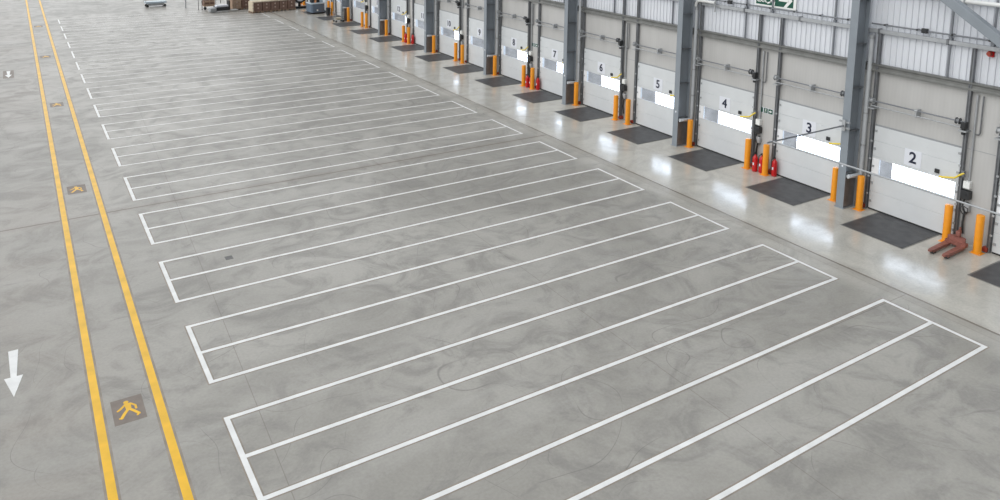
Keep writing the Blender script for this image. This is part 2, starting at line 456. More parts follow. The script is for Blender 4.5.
# ------------------------------------------------------------------ bollards
def build_boll():
    root = thing('bollard', 'x', 'bollard', (0,0,0), 'orange bollards along the dock wall')
    H = 1.165
    m_ = MB(); m_.lathe([(.112, .012), (.112, H-.03), (.104, H-.008), (.085, H), (.02, H+.004)], 28); m_.build('post', M['boll'], root, True)
    m_ = MB(); m_.box(-.15, .15, -.15, .15, 0, .014, .003); pb = m_.build('base_plate', M['boll'], root)
    m_ = MB()
    for a in (-.122, .122):
        for b in (-.122, .122): m_.cyl((a, b, .014), (a, b, .03), .012, 6)
    m_.build('anchor_bolt', M['rail_light'], pb)
    return root
bo = build_boll(); first = True
for k in bays():
    y0 = COL0+PITCH*k
    left, right = 2*k+4, 2*k+3
    specs = [(.50, 'orange bollard at the right side of door %d, against the column' % right),
             (3.42 if k >= 0 else 3.50, 'orange bollard at the left side of door %d, on the narrow pier' % right),
             (4.27 if k >= 0 else 4.41, 'orange bollard at the right side of door %d, on the narrow pier' % left),
             (PITCH-.44, 'orange bollard at the left side of door %d, beside the column' % left)]
    for dy, lab in specs:
        if dy == .50 and k != 0: continue      # hidden behind their columns
        loc = (23.42, y0+dy, 0)
        if first: bo.location = loc; bo['label'] = lab; first = False
        else: copy_tree(bo, loc, lab)

# ------------------------------------------------------------------ columns with downpipes, girts, rails
def build_col():
    root = thing('steel_column', 'x', 'column', (23.0, 0, 0), 'grey steel columns along the dock wall')
    H = 9.5
    m_ = MB(); m_.box(0, .022, -.137, .137, .02, H); m_.build('front_flange', M['steel'], root)
    m_ = MB(); m_.box(.022, .58, -.008, .008, .02, H); m_.build('web', M['steel'], root)
    m_ = MB(); m_.box(.58, .602, -.137, .137, .02, H); m_.build('rear_flange', M['steel'], root)
    for z in (1.2, 2.65, 4.1, 5.55, 7.0, 8.45):
        m_ = MB(); m_.box(.022, .58, -.125, -.008, z-.012, z+.012); m_.box(.022, .58, .008, .125, z-.012, z+.012); m_.build('stiffener', M['rail_dark'], root)
    m_ = MB(); m_.box(-.04, .65, -.17, .17, 0, .02); m_.build('base_plate', M['steel'], root)
    m_ = MB(); m_.box(.03, .57, -.122, -.012, .03, 1.02); c = m_.build('kick_casing', M['rail_dark'], root); c['label'] = 'dark casing inside the column foot'
    m_ = MB(); m_.box(-.006, 0, -.03, .03, 1.42, 1.50); m_.build('tag', M['plate'], root)
    return root
def build_pipe():
    root = thing('downpipe', 'x', 'pipe', (23.0, 0, 0), 'pale grey downpipes beside the columns')
    m_ = MB(); x = .70; y = -.225
    m_.cyl((x, y, 1.2), (x, y, 5.78), .075, 18); m_.build('pipe', M['pipe'], root, True)
    m_ = MB(); m_.tube([(x, y, 1.22), (x-.01, y, 1.14), (x-.05, y, 1.09), (x-.13, y, 1.10), (.05, y+.03, 1.13)], .068, 16); m_.build('elbow', M['pipe'], root, True)
    m_ = MB(); m_.cyl((x, y, 5.72), (x, y, 5.84), .085, 18); m_.cyl((x, y, 3.2), (x, y, 3.25), .085, 18); m_.cyl((x, y, 2.1), (x, y, 2.16), .085, 18); m_.box(x-.02, x+.12, y-.02, y+.02, 3.2, 3.25); m_.build('collar', M['rail_light'], root, True)
    return root
cr = build_col(); pr = build_pipe(); first = True
for k in range(-1, NB+1):
    y = COL0+PITCH*k
    lab = 'grey steel column between dock doors %d and %d' % (2*k+2, 2*k+3)
    lab2 = 'pale grey downpipe on the column between doors %d and %d' % (2*k+2, 2*k+3)
    if k == NB: lab = 'grey steel column furthest along the dock wall'; lab2 = 'pale grey downpipe on the furthest column'
    if first:
        cr.location = (23.0, y, 0); cr['label'] = lab; pr.location = (23.0, y, 0); pr['label'] = lab2; first = False
    else:
        copy_tree(cr, (23.0, y, 0), lab); copy_tree(pr, (23.0, y, 0), lab2)

for k in bays():
    y0 = COL0+PITCH*k; y1 = y0+PITCH; a, b = 2*k+3, 2*k+4
    # lower girt: deep cold-rolled channel
    root = thing('wall_girt', 'brownish grey steel girt above dock doors %d and %d' % (a, b), 'steel beam', (0, y0, 0), 'steel girts above the doors')
    m_ = MB(); m_.prism([(0,0),(.14,0),(.14,.012),(.14,.25),(0,.25),(0,.20),(.035,.16),(.035,.09),(0,.05)], 0, PITCH-.04)
    o = m_.build('channel', M['girt'], root); o.rotation_euler = (PI/2, 0, 0); o.location = (XW-.155, PITCH-.02, 4.665)
    # upper rail
    root = thing('wall_rail', 'pale grey square rail high above dock doors %d and %d' % (a, b), 'steel beam', (0, y0, 0), 'square rails high on the dock wall')
    m_ = MB(); m_.box(XW-.13, XW-.01, .02, PITCH-.02, 5.93, 6.05, .006); m_.build('rail', M['rail_light'], root)
    for yy in (.3, 2.6, 5.1, 7.3): m_ = MB(); m_.box(XW-.15, XW-.002, yy-.03, yy+.03, 5.90, 6.08); m_.build('bracket', M['rail_dark'], root)
    # conduit with clips
    root = thing('cable_conduit', 'thin grey conduit with clips above doors %d and %d' % (a, b), 'conduit', (0, y0, 0), 'thin conduits above the square rails')
    m_ = MB(); m_.cyl((XW-.12, .16, 6.22), (XW-.12, PITCH-.16, 6.22), .026, 12); m_.build('tube', M['rod'], root, True)
    for i in range(7): yy = .7+i*1.07; m_ = MB(); m_.box(XW-.155, XW-.002, yy-.03, yy+.03, 6.19, 6.25, .008); m_.build('clip', M['black'], root)
    if k <= 0:
        m_ = MB(); m_.box(XW-.20, XW-.08, PITCH-2.02, PITCH-1.84, 6.15, 6.30, .02); m_.build('junction_box', M['black'], root)
    # vertical sag rods
    for dy, z0, z1 in ((1.23, 4.92, 5.93), (5.04, 4.92, 5.93), (1.23, 6.05, 9.4), (5.04, 6.05, 9.4), (3.84, 6.05, 9.4)):
        side = 'left' if dy > 3 else 'right'
        if dy == 3.84: lab = 'slim grey vertical rod above the pier between doors %d and %d, over the rail' % (a, b)
        elif z0 < 5: lab = 'short grey vertical rod between girt and rail over door %d' % (b if dy > 3 else a)
        else: lab = 'slim grey vertical rod running up above the rail over door %d' % (b if dy > 3 else a)
        m_ = MB(); m_.box(-.025, .025, -.025, .025, z0, z1)
        if z0 > 5: m_.box(-.04, .06, -.04, .04, z0, z0+.08)
        o = m_.build('sag_rod', M['rod'], loc=(XW-.07, y0+dy, 0)); tag(o, lab, 'steel rod', 'vertical rods on the white sheeting')

# red beacon on the conduit of the nearest bay
m_ = MB(); m_.lathe([(.02,-.07),(.06,-.07),(.07,-.04),(.07,.03),(.05,.06),(.02,.07)], 16, (XW-.12, 11.37, 5.84), 'X')
root = thing('alarm_sounder', 'small red alarm sounder hanging under the rail near door 2', 'alarm', (0,0,0))
m_.build('sounder_body', M['redfoot'], root, True) 
m_ = MB(); m_.box(XW-.05, XW, 11.29, 11.45, 5.74, 5.90); m_.build('back_plate', M['red'], root)

# pale pipe high up in the nearest bay and short one by column 4/5
root = thing('ceiling_pipe', 'white horizontal pipe high on the wall at the top right', 'pipe', (0,0,0))
m_ = MB(); m_.cyl((XW-.10, 7.7, 7.26), (XW-.10, 14.9, 7.26), .065, 14); m_.build('pipe', M['pipe_white'], root, True)
m_ = MB()
for yy in (8.6, 10.4, 12.2, 14): m_.box(XW-.17, XW, yy-.02, yy+.02, 7.18, 7.34)
m_.build('pipe_clip', M['rail_light'], root)
root = thing('branch_pipe', 'pale branch pipe from the downpipe top along the rail over door 4', 'pipe', (0,0,0))
m_ = MB(); m_.tube([(23.62, 22.72, 5.86), (23.62, 22.71, 5.99), (23.62, 22.64, 6.09), (23.62, 22.5, 6.12), (23.62, 21.72, 6.12)], .06, 14); m_.build('pipe', M['pipe_white'], root, True)
m_ = MB(); m_.cyl((23.62, 21.70, 5.75), (23.62, 21.70, 6.5), .03, 10); m_.build('riser', M['rail_light'], root, True)

# diagonal wind brace in the nearest bay
p0 = Vector((23.2, 7.82, 4.40)); p1 = Vector((23.2, 14.92, 8.94))
root = thing('wind_brace', 'large pale grey diagonal brace crossing the top right corner', 'steel brace', (0,0,0))
m_ = MB(); L_ = (p1-p0).length; ang = math.atan2(p1.z-p0.z, p1.y-p0.y)
m_.box(-.13, .13, 0, L_, -.14, .14, .02); o = m_.build('hollow_section', M['steel'], root); o.location = p0; o.rotation_euler = (ang, 0, 0)
m_ = MB(); m_.box(-.012, .012, -.10, .35, -.22, .22); o = m_.build('gusset_plate', M['steel'], root); o.location = p0; o.rotation_euler = (ang, 0, 0)

# L-shaped tube barrier reaching out from the column
zt = 2.834
def tube_xe():  # outreach measured from the column face
    return 19.42
root = thing('tube_rail', 'long thin grey tube on column brackets crossing before doors 3 and 2', 'tube rail', (0,0,0))
xe = tube_xe()
m_ = MB(); m_.cyl((xe-.25, 15.24, zt), (22.98, 15.24, zt), .024, 12); m_.build('bracket_arm', M['rod'], root, True)
m_ = MB(); m_.cyl((xe-.25, 7.54, zt), (22.98, 7.54, zt), .024, 12); m_.build('bracket_arm', M['rod'], root, True)
m_ = MB(); m_.cyl((xe, 15.36, zt-.0), (xe, 7.44, zt-.0), .024, 12); m_.build('long_tube', M['rail_light'], root, True)
for yy in (15.24, 7.54):
    m_ = MB(); m_.box(22.93, 22.998, yy-.19, yy+.19, zt-.10, zt-.05); m_.box(22.93, 22.998, yy-.19, yy+.19, zt+.10, zt+.15); m_.box(22.90, 22.94, yy-.06, yy+.06, zt-.17, zt+.2)
    m_.build('clamp', M['rail_light'], root)

# ------------------------------------------------------------------ fire extinguishers
def build_ext():
    root = thing('fire_extinguisher', 'x', 'fire extinguisher', (0,0,0), 'red fire extinguishers by the bollards')
    m_ = MB(); m_.lathe([(.06,.0),(.095,.01),(.10,.03),(.10,.50),(.085,.57),(.045,.62),(.03,.64),(.03,.67)], 20); m_.build('cylinder', M['red'], root, True)
    m_ = MB(); m_.cyl((0,0,.66),(0,0,.71),.028,10); m_.box(-.10,.02,-.012,.012,.70,.72); m_.box(-.09,.02,-.012,.012,.735,.75); m_.build('valve_handle', M['black'], root)
    m_ = MB(); m_.tube([(-.02,.03,.69),(-.05,.10,.62),(-.03,.125,.45),(-.02,.12,.25)], .014, 8); m_.build('hose', M['black'], root, True)
    m_ = MB(); m_.prism([(-.1015,-.03),(-.1025,-.03),(-.1025,.03),(-.1015,.03)], .26, .36); m_.build('label_band', M['plate'], root)
    return root
ex = build_ext(); first = True
for k in (0, 2, 4):
    y0 = COL0+PITCH*k
    for dx, dy, w in ((23.40, 3.88, 'left'), (23.50, 3.66, 'middle'), (23.60, 3.15, 'right')):
        lab = '%s red fire extinguisher between the bollards of doors %d and %d' % ({'left':'leftmost','middle':'second','right':'rightmost'}[w], 2*k+3, 2*k+4)
        loc = (dx, y0+dy, 0)
        if first: ex.location = loc; ex['label'] = lab; first = False
        else: copy_tree(ex, loc, lab)

# ------------------------------------------------------------------ signs
# running figure helper: capsule strokes in (u, v)
def stroke(poly, pts, w):
    out = []
    for (ax, ay), (bx, by) in zip(pts, pts[1:]):
        dx, dy = bx-ax, by-ay; l = math.hypot(dx, dy) or 1e-6; nx, ny = -dy/l*w/2, dx/l*w/2
        a0 = math.atan2(ny, nx); c = []
        for i in range(7): t = a0+PI*i/6; c.append((ax+math.cos(t)*w/2, ay+math.sin(t)*w/2))
        for i in range(7): t = a0+PI+PI*i/6; c.append((bx+math.cos(t)*w/2, by+math.sin(t)*w/2))
        out.append(c)
    poly += out
def disc(poly, x, y, r): poly.append([(x+r*math.cos(2*PI*i/18), y+r*math.sin(2*PI*i/18)) for i in range(18)])

def wall_shape(name, polys, m, parent, x0, x1, yc, zc):   # polys (u right, v up) as seen from the room; u right = -y
    mm = MB()
    for p in polys:
        a = [mm.bm.verts.new((x0, yc-u, zc+v)) for u, v in p]; b = [mm.bm.verts.new((x1, yc-u, zc+v)) for u, v in p]
        mm.bm.faces.new(a); mm.bm.faces.new(b[::-1])
        for i in range(len(p)): j = (i+1) % len(p); mm.bm.faces.new((a[i], b[i], b[j], a[j]))
    return mm.build(name, m, parent)
def rect(u0, u1, v0, v1): return [(u0,v0),(u1,v0),(u1,v1),(u0,v1)]
def man(s, ox, oy):
    P = []; disc(P, ox+.02*s, oy+.40*s, .085*s)
    stroke(P, [(ox, oy+.26*s), (ox-.04*s, oy+.02*s)], .15*s)
    stroke(P, [(ox, oy+.28*s), (ox-.20*s, oy+.20*s), (ox-.24*s, oy+.04*s)], .06*s)
    stroke(P, [(ox+.02*s, oy+.28*s), (ox+.16*s, oy+.14*s), (ox+.28*s, oy+.18*s)], .06*s)
    stroke(P, [(ox-.02*s, oy), (ox+.13*s, oy-.12*s), (ox+.10*s, oy-.38*s)], .08*s)
    stroke(P, [(ox-.05*s, oy), (ox-.12*s, oy-.20*s), (ox-.30*s, oy-.26*s)], .08*s)
    return P
SX = XW-.04
yc, zc = 19.02, 6.64
root = thing('fire_exit_sign', 'large green exit sign with running figure and arrow above doors 3 and 4', 'sign', (0,0,0))
wall_shape('backing_board', [rect(-.88, .95, -.39, .38)], M['white'], root, SX, SX+.02, yc, zc)
g = wall_shape('sign_face', [rect(-.83, .83, -.33, .33)], M['green'], root, SX-.004, SX, yc, zc)
wall_shape('running_figure', man(.70, -.08, -.07), M['white'], g, SX-.008, SX-.004, yc, zc)
wall_shape('arrow', [rect(.20, .62, -.06, .06), [(.42,.26),(.56,.26),(.79,0),(.56,-.26),(.42,-.26),(.63,0)]], M['white'], g, SX-.008, SX-.004, yc, zc-.07)
text_mesh('exit', .30, M['white'], g, 'lettering', (SX-.006, yc+.56, zc-.15), (PI/2, 0, -PI/2), bold=.006)

for k in (0, 2):
    yb = COL0+PITCH*k+3.85; z = 2.31
    root = thing('fire_point_sign', 'small green and white sign on the pier between doors %d and %d' % (2*k+3, 2*k+4), 'sign', (0,0,0), 'small green signs on the piers')
    wall_shape('sign_plate', [rect(-.30, .30, -.10, .10)], M['plate'], root, XW-.012, XW-.002, yb, z)
    wall_shape('arrow_panel', [rect(.08, .28, -.09, .09)], M['green'], root, XW-.016, XW-.012, yb, z)
    wall_shape('arrow', [rect(.12, .18, -.022, .022), [(.17,.055),(.17,-.055),(.245,0)]], M['white'], root, XW-.02, XW-.016, yb, z)
    wall_shape('figure_panel', [rect(-.27, -.17, -.09, .09), rect(-.13, .05, -.09, .09)], M['green'], root, XW-.016, XW-.012, yb, z)
    wall_shape('running_figure', man(.16, -.04, 0), M['white'], root, XW-.02, XW-.016, yb, z)

# ------------------------------------------------------------------ floor markings
XL, XR = 2.90, 18.45
ROWS = {0:(8.21,9.49,10.79), 1:(12.06,13.30,14.60), 2:(15.86,17.14,18.46), 3:(19.72,21.05,22.33), 4:(23.60,24.86,26.23), 5:(27.49,28.75,30.08)}
for i in range(6, 17):
    b = 8.1735+3.874*i; ROWS[i] = (b, b+1.274, b+2.548)
ordn = ['nearest','second nearest','third nearest','fourth nearest','fifth nearest','sixth nearest','seventh nearest','eighth nearest','ninth nearest','tenth nearest','eleventh nearest','twelfth nearest','thirteenth nearest','fourteenth nearest','fifteenth nearest','sixteenth nearest','furthest']
W = .10
TILT = {0: (.17, .125, .09)}
for i in range(17):
    yn, ym, yf = ROWS[i]
    root = thing('loading_bay_marking', 'white painted two lane loading bay outline, %s to the camera' % ordn[i] if i < 16 else 'white painted two lane loading bay outline, furthest away by the boxes', 'floor marking', (0, yn, 0), 'white loading bay outlines on the floor')
    d = (0, ym-yn, yf-yn)
    xr = XR if i else 18.48
    bw = .03
    m_ = MB(); z0, z1 = .0004, .0012
    for tl, (a, b) in zip(TILT.get(i, (0,0,0)), ((0, W), (d[1]-W/2, d[1]+W/2), (d[2]-W, d[2]))):
        m_.prism([(XL-bw, a-bw-tl), (xr+bw, a-bw), (xr+bw, b+bw), (XL-bw, b+bw-tl)], z0, z1)
    m_.box(XL-bw, XL+W+bw, -bw, d[2]+bw, z0, z1+.0002); m_.box(xr-W-bw, xr+bw, -bw, d[2]+bw, z0, z1+.0002)
    r = m_.build('masking_residue', M['residue'], root); r['label'] = 'faint brown edge along the paint'
    T3 = TILT.get(i, (0,0,0))
    for tl, (a, b) in zip(T3, ((0, W), (d[1]-W/2, d[1]+W/2), (d[2]-W, d[2]))):
        m_ = MB(); m_.prism([(XL+W, a-tl), (xr-W, a), (xr-W, b), (XL+W, b-tl)], .0004, .003); m_.build('lane_line', M['paintw'], root)
    for a, b in ((XL, XL+W), (xr-W, xr)):
        m_ = MB(); m_.box(a, b, -T3[0]*(a < 5), d[2]-T3[2]*(a < 5), .0004, .003); m_.build('end_line', M['paintw'], root)

for x, lab in ((.815, 'left yellow line of the painted walkway'), (1.895, 'right yellow line of the painted walkway, nearer the bays')):
    root = thing('walkway_line', lab, 'floor marking', (x, 0, 0), 'yellow walkway lines')
    def xo(y): return (.08-.0015*y*0) 
    m_ = MB()
    dxf = .22
    m_.prism([(-.12,4),(.12,4),(.12+dxf,100),(-.12+dxf,100)], .0004, .0012); m_.build('masking_residue', M['residue'], root)
    m_ = MB(); m_.prism([(-.075,4),(.075,4),(.075+dxf,100),(-.075+dxf,100)], .0004, .003); m_.build('painted_line', M['painty'], root)

names = ['nearest', 'second nearest', 'third nearest', 'fourth nearest', 'furthest']
for i, yy in enumerate((15.82, 29.6, 42.6, 56.0, 69.5)):
    root = thing('pedestrian_symbol', 'yellow walking figure on a brown square in the walkway, %s one' % names[i], 'floor marking', (1.36+.0018*(yy-15), yy, 0), 'walking figure symbols in the walkway')
    m_ = MB(); m_.box(-.285, .285, -.43, .42, .0004, .0014); m_.build('brown_square', M['pad'], root)
    P = []; disc(P, -.015, .265, .048)
    stroke(P, [(-.04,.19),(-.132,.076),(-.185,.03)], .045)
    stroke(P, [(.06,.185),(.135,.08),(.137,-.03)], .042)
    P.append([(-.06,.215),(.065,.215),(.055,-.03),(-.035,-.03)])
    stroke(P, [(-.01,0),(-.082,-.114),(-.145,-.24)], .062)
    stroke(P, [(.03,-.0),(.10,-.11),(.165,-.225)], .058)
    stroke(P, [(-.135,-.245),(-.175,-.235)], .04); stroke(P, [(.16,-.235),(.135,-.265)], .04)
    m_ = MB()
    for j, p in enumerate(P): m_.prism(p, .0014, .003+.0001*j)
    m_.build('walking_figure', M['painty'], root)

for i, yy in enumerate((18.36, 51.3)):
    root = thing('direction_arrow', ['large white arrow painted at the lower left, pointing toward the viewer', 'small far white arrow on a dark patch at the upper left edge'][i], 'floor marking', (-.55, yy, 0), 'white direction arrows left of the walkway')
    s = 1
    m_ = MB(); m_.prism([(-.095, .98), (.095, .98), (.055, -.16), (-.055, -.16)], .0012, .003)
    m_.prism([(-.17, -.16), (.17, -.16), (0, -.95)], .0012, .003); m_.build('painted_arrow', M['paintw'], root)
    if i: m_ = MB(); m_.box(-.26, .26, -1.10, 1.12, .0004, .0012); m_.build('dark_patch', M['pad'], root)

o = MB().box(-.10, .10, -.12, .12, .0004, .001).build('floor_patch', M['patch'], loc=(4.63, 21.62, 0))
tag(o, 'small dark square repair patch in the loading bay at left', 'floor patch')

# ------------------------------------------------------------------ pallet truck
root = thing('pallet_truck', 'worn red hand pallet truck parked between the bollards beside door 2', 'pallet truck', (23.30, 11.50, 0), rz=math.radians(3))
for sy in (-1, 1):
    y = sy*.20
    m_ = MB(); m_.prism([(-.10, y-.085), (-.10, y+.085), (-1.12, y+.065), (-1.22, y+.045), (-1.24, y), (-1.22, y-.045), (-1.12, y-.065)], .10, .15)
    m_.box(-1.10, -.12, y-.068, y-.055, .06, .11); m_.box(-1.10, -.12, y+.055, y+.068, .06, .11)
    f = m_.build('fork', M['truckred'], root)
    m_ = MB(); m_.cyl((-1.05, y-.05, .042), (-1.05, y+.05, .042), .04, 16); m_.cyl((-.95, y-.05, .042), (-.95, y+.05, .042), .04, 16); m_.build('fork_roller', M['black'], f, True)
m_ = MB(); m_.prism([(-.14,-.29),(.04,-.29),(.12,-.12),(.12,.12),(.04,.29),(-.14,.29)], .10, .20); m_.prism([(-.08,-.25),(.03,-.22),(.08,-.08),(.08,.08),(.03,.22),(-.08,.25)], .20, .34); m_.box(-.03, .08, -.06, .06, .34, .50, .02); m_.build('body', M['truckred'], root)
m_ = MB(); m_.cyl((.10, 0, .12), (.10, 0, .52), .045, 16); m_.cyl((.10, 0, .5), (.10, 0, .6), .03, 12); m_.build('hydraulic_pump', M['truckred'], root, True)
m_ = MB()
for y in (-.07, .07): m_.cyl((.14, y-.03, .09), (.14, y+.03, .09), .09, 20)
m_.build('steer_wheel', M['black'], root, True)
m_ = MB(); m_.tube([(.14, 0, .42), (.19, 0, .70), (.21, 0, 1.0)], .022, 10); hd = m_.build('handle', M['black'], root, True)
m_ = MB(); m_.tube([(.205, -.02, .98), (.21, -.10, 1.08), (.215, -.10, 1.18), (.215, 0, 1.22), (.215, .10, 1.18), (.21, .10, 1.08), (.205, .02, .98)], .016, 8); m_.build('grip_loop', M['black'], hd, True)

# ------------------------------------------------------------------ far end goods
def pallet(root, w, d):
    m_ = MB()
    for i in range(5): y = -d/2+i*(d-.1)/4; m_.box(-w/2, w/2, y, y+.1, .12, .144)
    for i in range(3):
        x = -w/2+i*(w-.1)/2; m_.box(x, x+.1, -d/2, d/2, .10, .12)
        m_.box(x, x+.1, -d/2, d/2, 0, .02)
        for j in range(3): y = -d/2+j*(d-.12)/2; m_.box(x, x+.1, y, y+.12, .02, .10)
    return m_.build('pallet_base', M['wood'], root)
def pallet_box(x, y, label, w=.76, d=.95, h=1.0, lid=True, rz=.17, name='pallet_box', cm='card'):
    root = thing(name, label, 'box', (x, y, 0), 'brown pallet boxes at the far end', rz)
    pallet(root, w, d)
    m_ = MB(); m_.box(-w/2+.01, w/2-.01, -d/2+.01, d/2-.01, .146, h, .01); m_.build('carton', M[cm], root)
    if lid: m_ = MB(); m_.box(-w/2-.005, w/2+.005, -d/2-.005, d/2+.005, h-.07, h+.02, .005); m_.build('lid', M['cardlid'], root)
    for z in (.42, .72): m_ = MB(); m_.cyl((0, -d/2+.004, z), (0, -d/2+.012, z), .07, 16); m_.build('printed_mark', M['print'], root)
    return root
px = [18.12, 18.91, 19.70, 20.49, 21.28]
labs = ['brown pallet box at the left end of the row of boxes', 'second brown pallet box from the left in the row', 'middle brown pallet box of the row', 'fourth brown pallet box from the left in the row', 'brown pallet box at the right end of the row']
for i, x in enumerate(px): pallet_box(x, 69.75+.14*i, labs[i])
m_ = pallet_box(17.67, 69.60, 'pale narrow panel added as the lit left side of the first box', w=.13, d=.9, lid=False, rz=.17, cm='cardlid')  # added pale slab, its colour stands in for the first box's lit left side
pallet_box(16.95, 72.4, 'tall pinkish brown carton left of the box row', w=.85, d=.9, h=1.6, lid=False, cm='wood')
pallet_box(17.80, 72.6, 'dark brown carton just behind the left end of the row', w=.75, d=.9, h=1.0, lid=False)

# empty flat-bed trolley, far left
root = thing('platform_trolley', 'low pale grey platform trolley standing alone at the far end', 'trolley', (11.0, 77.6, 0), rz=.05)
m_ = MB(); m_.box(-.85, .95, -.45, .45, .34, .50, .02); m_.build('deck', M['blue_light'], root)
m_ = MB(); m_.box(-.60, .70, -.43, .43, .14, .335); m_.build('chassis', M['rail_light'], root)
for x in (-.7, .8):
    for y in (-.36, .36):
        m_ = MB(); m_.cyl((x, y-.03, .11), (x, y+.03, .11), .11, 18); m_.box(x-.05, x+.05, y-.04, y+.04, .12, .24); m_.build('castor', M['black'], root)
m_ = MB(); m_.tube([(-.85,-.4,.45),(-.92,-.4,1.0),(-.92,.4,1.0),(-.85,.4,.45)], .02); m_.build('push_handle', M['rail_light'], root, True)
# lone post
m_ = MB(); m_.box(-.04,.04,-.04,.04,.01,1.4); m_.box(-.12,.12,-.12,.12,0,.012); o = m_.build('barrier_post', M['rail_light'], loc=(13.3, 75.5, 0)); tag(o, 'thin grey post standing between the trolley and the wooden crate frame', 'post')
# black stillage legs, wooden crate frame
root = thing('crate_trolley', 'wooden slatted crate on a trolley with black frame at the far end', 'trolley', (14.95, 73.7, 0))
m_ = MB(); m_.box(-.50, .45, -.4, .4, .30, .36); 
for z in (.36, .66, .96): m_.box(-.50, .45, -.42, -.39, z, z+.14)
for x in (-.5, -.02, .40): m_.box(x, x+.05, -.44, -.42, .30, 1.15)
m_.build('slatted_side', M['wood'], root)
m_ = MB(); m_.box(-.48, .42, -.38, .40, .36, .85); m_.build('load', M['card'], root)
m_ = MB(); m_.tube([(-.95,-.3,0.0),(-.95,-.3,1.02),(-.62,-.3,1.02)], .03, 8); m_.tube([(-.68,-.45,0),(-.68,-.45,.85),(-.55,-.45,.85)], .035, 8); m_.tube([(.55,-.3,.45),(.55,-.3,1.05),(.98,-.3,1.05),(.98,-.3,.5)], .03, 8); m_.build('black_frame', M['black'], root, True)
m_ = MB()
for x in (-.4, .4):
    m_.cyl((x,-.38,.13),(x,-.30,.13),.13,16); m_.box(x-.04,x+.04,-.38,-.30,.13,.30)
m_.build('wheel', M['black'], root, True)
# electric pallet truck, black with pale forks
root = thing('powered_pallet_truck', 'low black powered pallet truck with pale forks left of the cartons', 'pallet truck', (15.05, 71.35, 0), rz=.12)
m_ = MB(); m_.box(-.55, .0, -.32, .32, .06, .42, .05); m_.lathe([(.05,-.32),(.16,-.3),(.16,-.2),(.05,-.18)],16,(-.40,0,.17),'Y'); m_.build('motor_housing', M['rail_light'], root)
m_ = MB(); m_.box(-.05, 1.15, -.36, .30, .16, .46, .02); m_.box(1.08, 1.18, -.30, .30, .3, 1.0, .01); m_.build('battery_deck', M['black'], root)
for y in (-.2, .2): m_ = MB(); m_.box(.02, 1.9, y-.09, y+.09, .08, .14, .01); m_.build('fork', M['white'], root)
m_ = MB(); m_.box(-.02, 1.05, -.25, .25, .45, .62, .03); m_.build('load', M['plate'], root)
# cable reel behind the box row
root = thing('cable_reel', 'black rimmed reel standing on a dark base behind the box row', 'reel', (22.45, 70.9, .012))
m_ = MB(); m_.lathe([(.40,-.10),(.54,-.12),(.58,-.08),(.58,.08),(.54,.12),(.40,.10)], 32, (0,0,1.02), 'Y'); m_.build('rim', M['black'], root, True)
m_ = MB(); m_.lathe([(.05,-.125),(.42,-.125),(.42,.06),(.05,.06)], 32, (0,0,1.02), 'Y'); m_.build('hub', M['plate'], root, True)
m_ = MB(); m_.box(-.5,.5,-.3,.3,0,.14,.01); m_.prism([(-.12,.15),(.12,.15),(.12,.22),(-.12,.22)], .14, 1.05); m_.build('stand', M['black'], root)
# blue-grey tow machine
root = thing('electric_tow_tractor', 'blue grey electric tow tractor standing by the far bays', 'vehicle', (22.62, 66.9, .012), rz=.05)
m_ = MB(); m_.prism([(-.62,-.42),(-.50,-.52),(.50,-.52),(.62,-.42),(.62,.7),(-.62,.7)], .12, .84); m_.build('chassis', M['blue'], root)
m_ = MB(); m_.prism([(-.66,-.44),(-.53,-.56),(.53,-.56),(.66,-.44),(.66,.72),(-.66,.72)], .86, .95); m_.build('rim', M['blue_light'], root)
m_ = MB(); m_.box(-.60,.60,-.46,.66,.04,.12); m_.build('skirt', M['black'], root)
m_ = MB()
for x in (-.5,.5):
    for y in (-.25,.5): m_.cyl((x-.06,y,.13),(x+.06,y,.13),.13,16)
m_.build('wheel', M['rubber'], root, True)
m_ = MB(); m_.box(-.50,-.25,-.2,.2,.95,1.5,.03); m_.box(.0,.25,-.2,.2,.95,1.5,.03); m_.build('seat_back', M['black'], root)
m_ = MB(); m_.box(-.20,-.05,-.22,.1,.95,1.6,.01); m_.build('strap', M['tan'], root)
m_ = MB(); m_.box(.30,.60,-.1,.6,.95,2.0,.02); m_.build('cabinet', M['blue_light'], root)
m_ = MB(); m_.cyl((-.08,-.521,.32),(-.08,-.535,.32),.08,14); m_.build('headlight', M['white'], root)
# wire roll trolley by the far column
root = thing('wire_roll_trolley', 'low zinc wire roll trolley in front of the far column', 'trolley', (22.62, 61.35, 0))
m_ = MB(); m_.box(-.36, .36, -.35, .35, .16, .20); m_.build('base_frame', M['wire'], root)
m_ = MB()
for sx in (-.35, .35):
    for sy in (-.34, .34): m_.cyl((sx, sy, .2), (sx, sy, .85 if sx < 0 else 1.25), .016, 8)
    for z in (.35, .5, .65, .8): m_.cyl((sx, -.34, z), (sx, .34, z), .009, 6)
    for j in range(5): y = -.34+.136*(j+.5); m_.cyl((sx, y, .2), (sx, y, .82), .007, 6)
for z in (.35, .58, .8): m_.cyl((-.35, -.34, z), (.35, -.34, z), .009, 6)
m_.build('wire_side', M['wire'], root)
m_ = MB(); m_.box(-.26,.2,-.22,.22,.205,.34,.01); m_.build('flattened_card', M['cardlid'], root)
for sx in (-.3, .3):
    for sy in (-.28, .28):
        m_ = MB(); m_.cyl((sx, sy-.02, .065), (sx, sy+.02, .065), .065, 14); m_.box(sx-.03, sx+.03, sy-.03, sy+.03, .09, .16); m_.build('castor', M['black'], root)

# small black bin in front of the far bollards
root = thing('waste_bin', 'narrow black bin in front of the far orange bollards', 'bin', (23.05, 65.0, .012))
m_ = MB(); m_.lathe([(.15,0),(.19,.60),(.20,.60),(.20,.64),(.03,.66)], 20); m_.build('bin_body', M['black'], root, True)
m_ = MB(); m_.lathe([(.205,.62),(.215,.63),(.215,.66),(.12,.70),(.02,.71)], 20); m_.build('lid', M['rubber'], root, True)

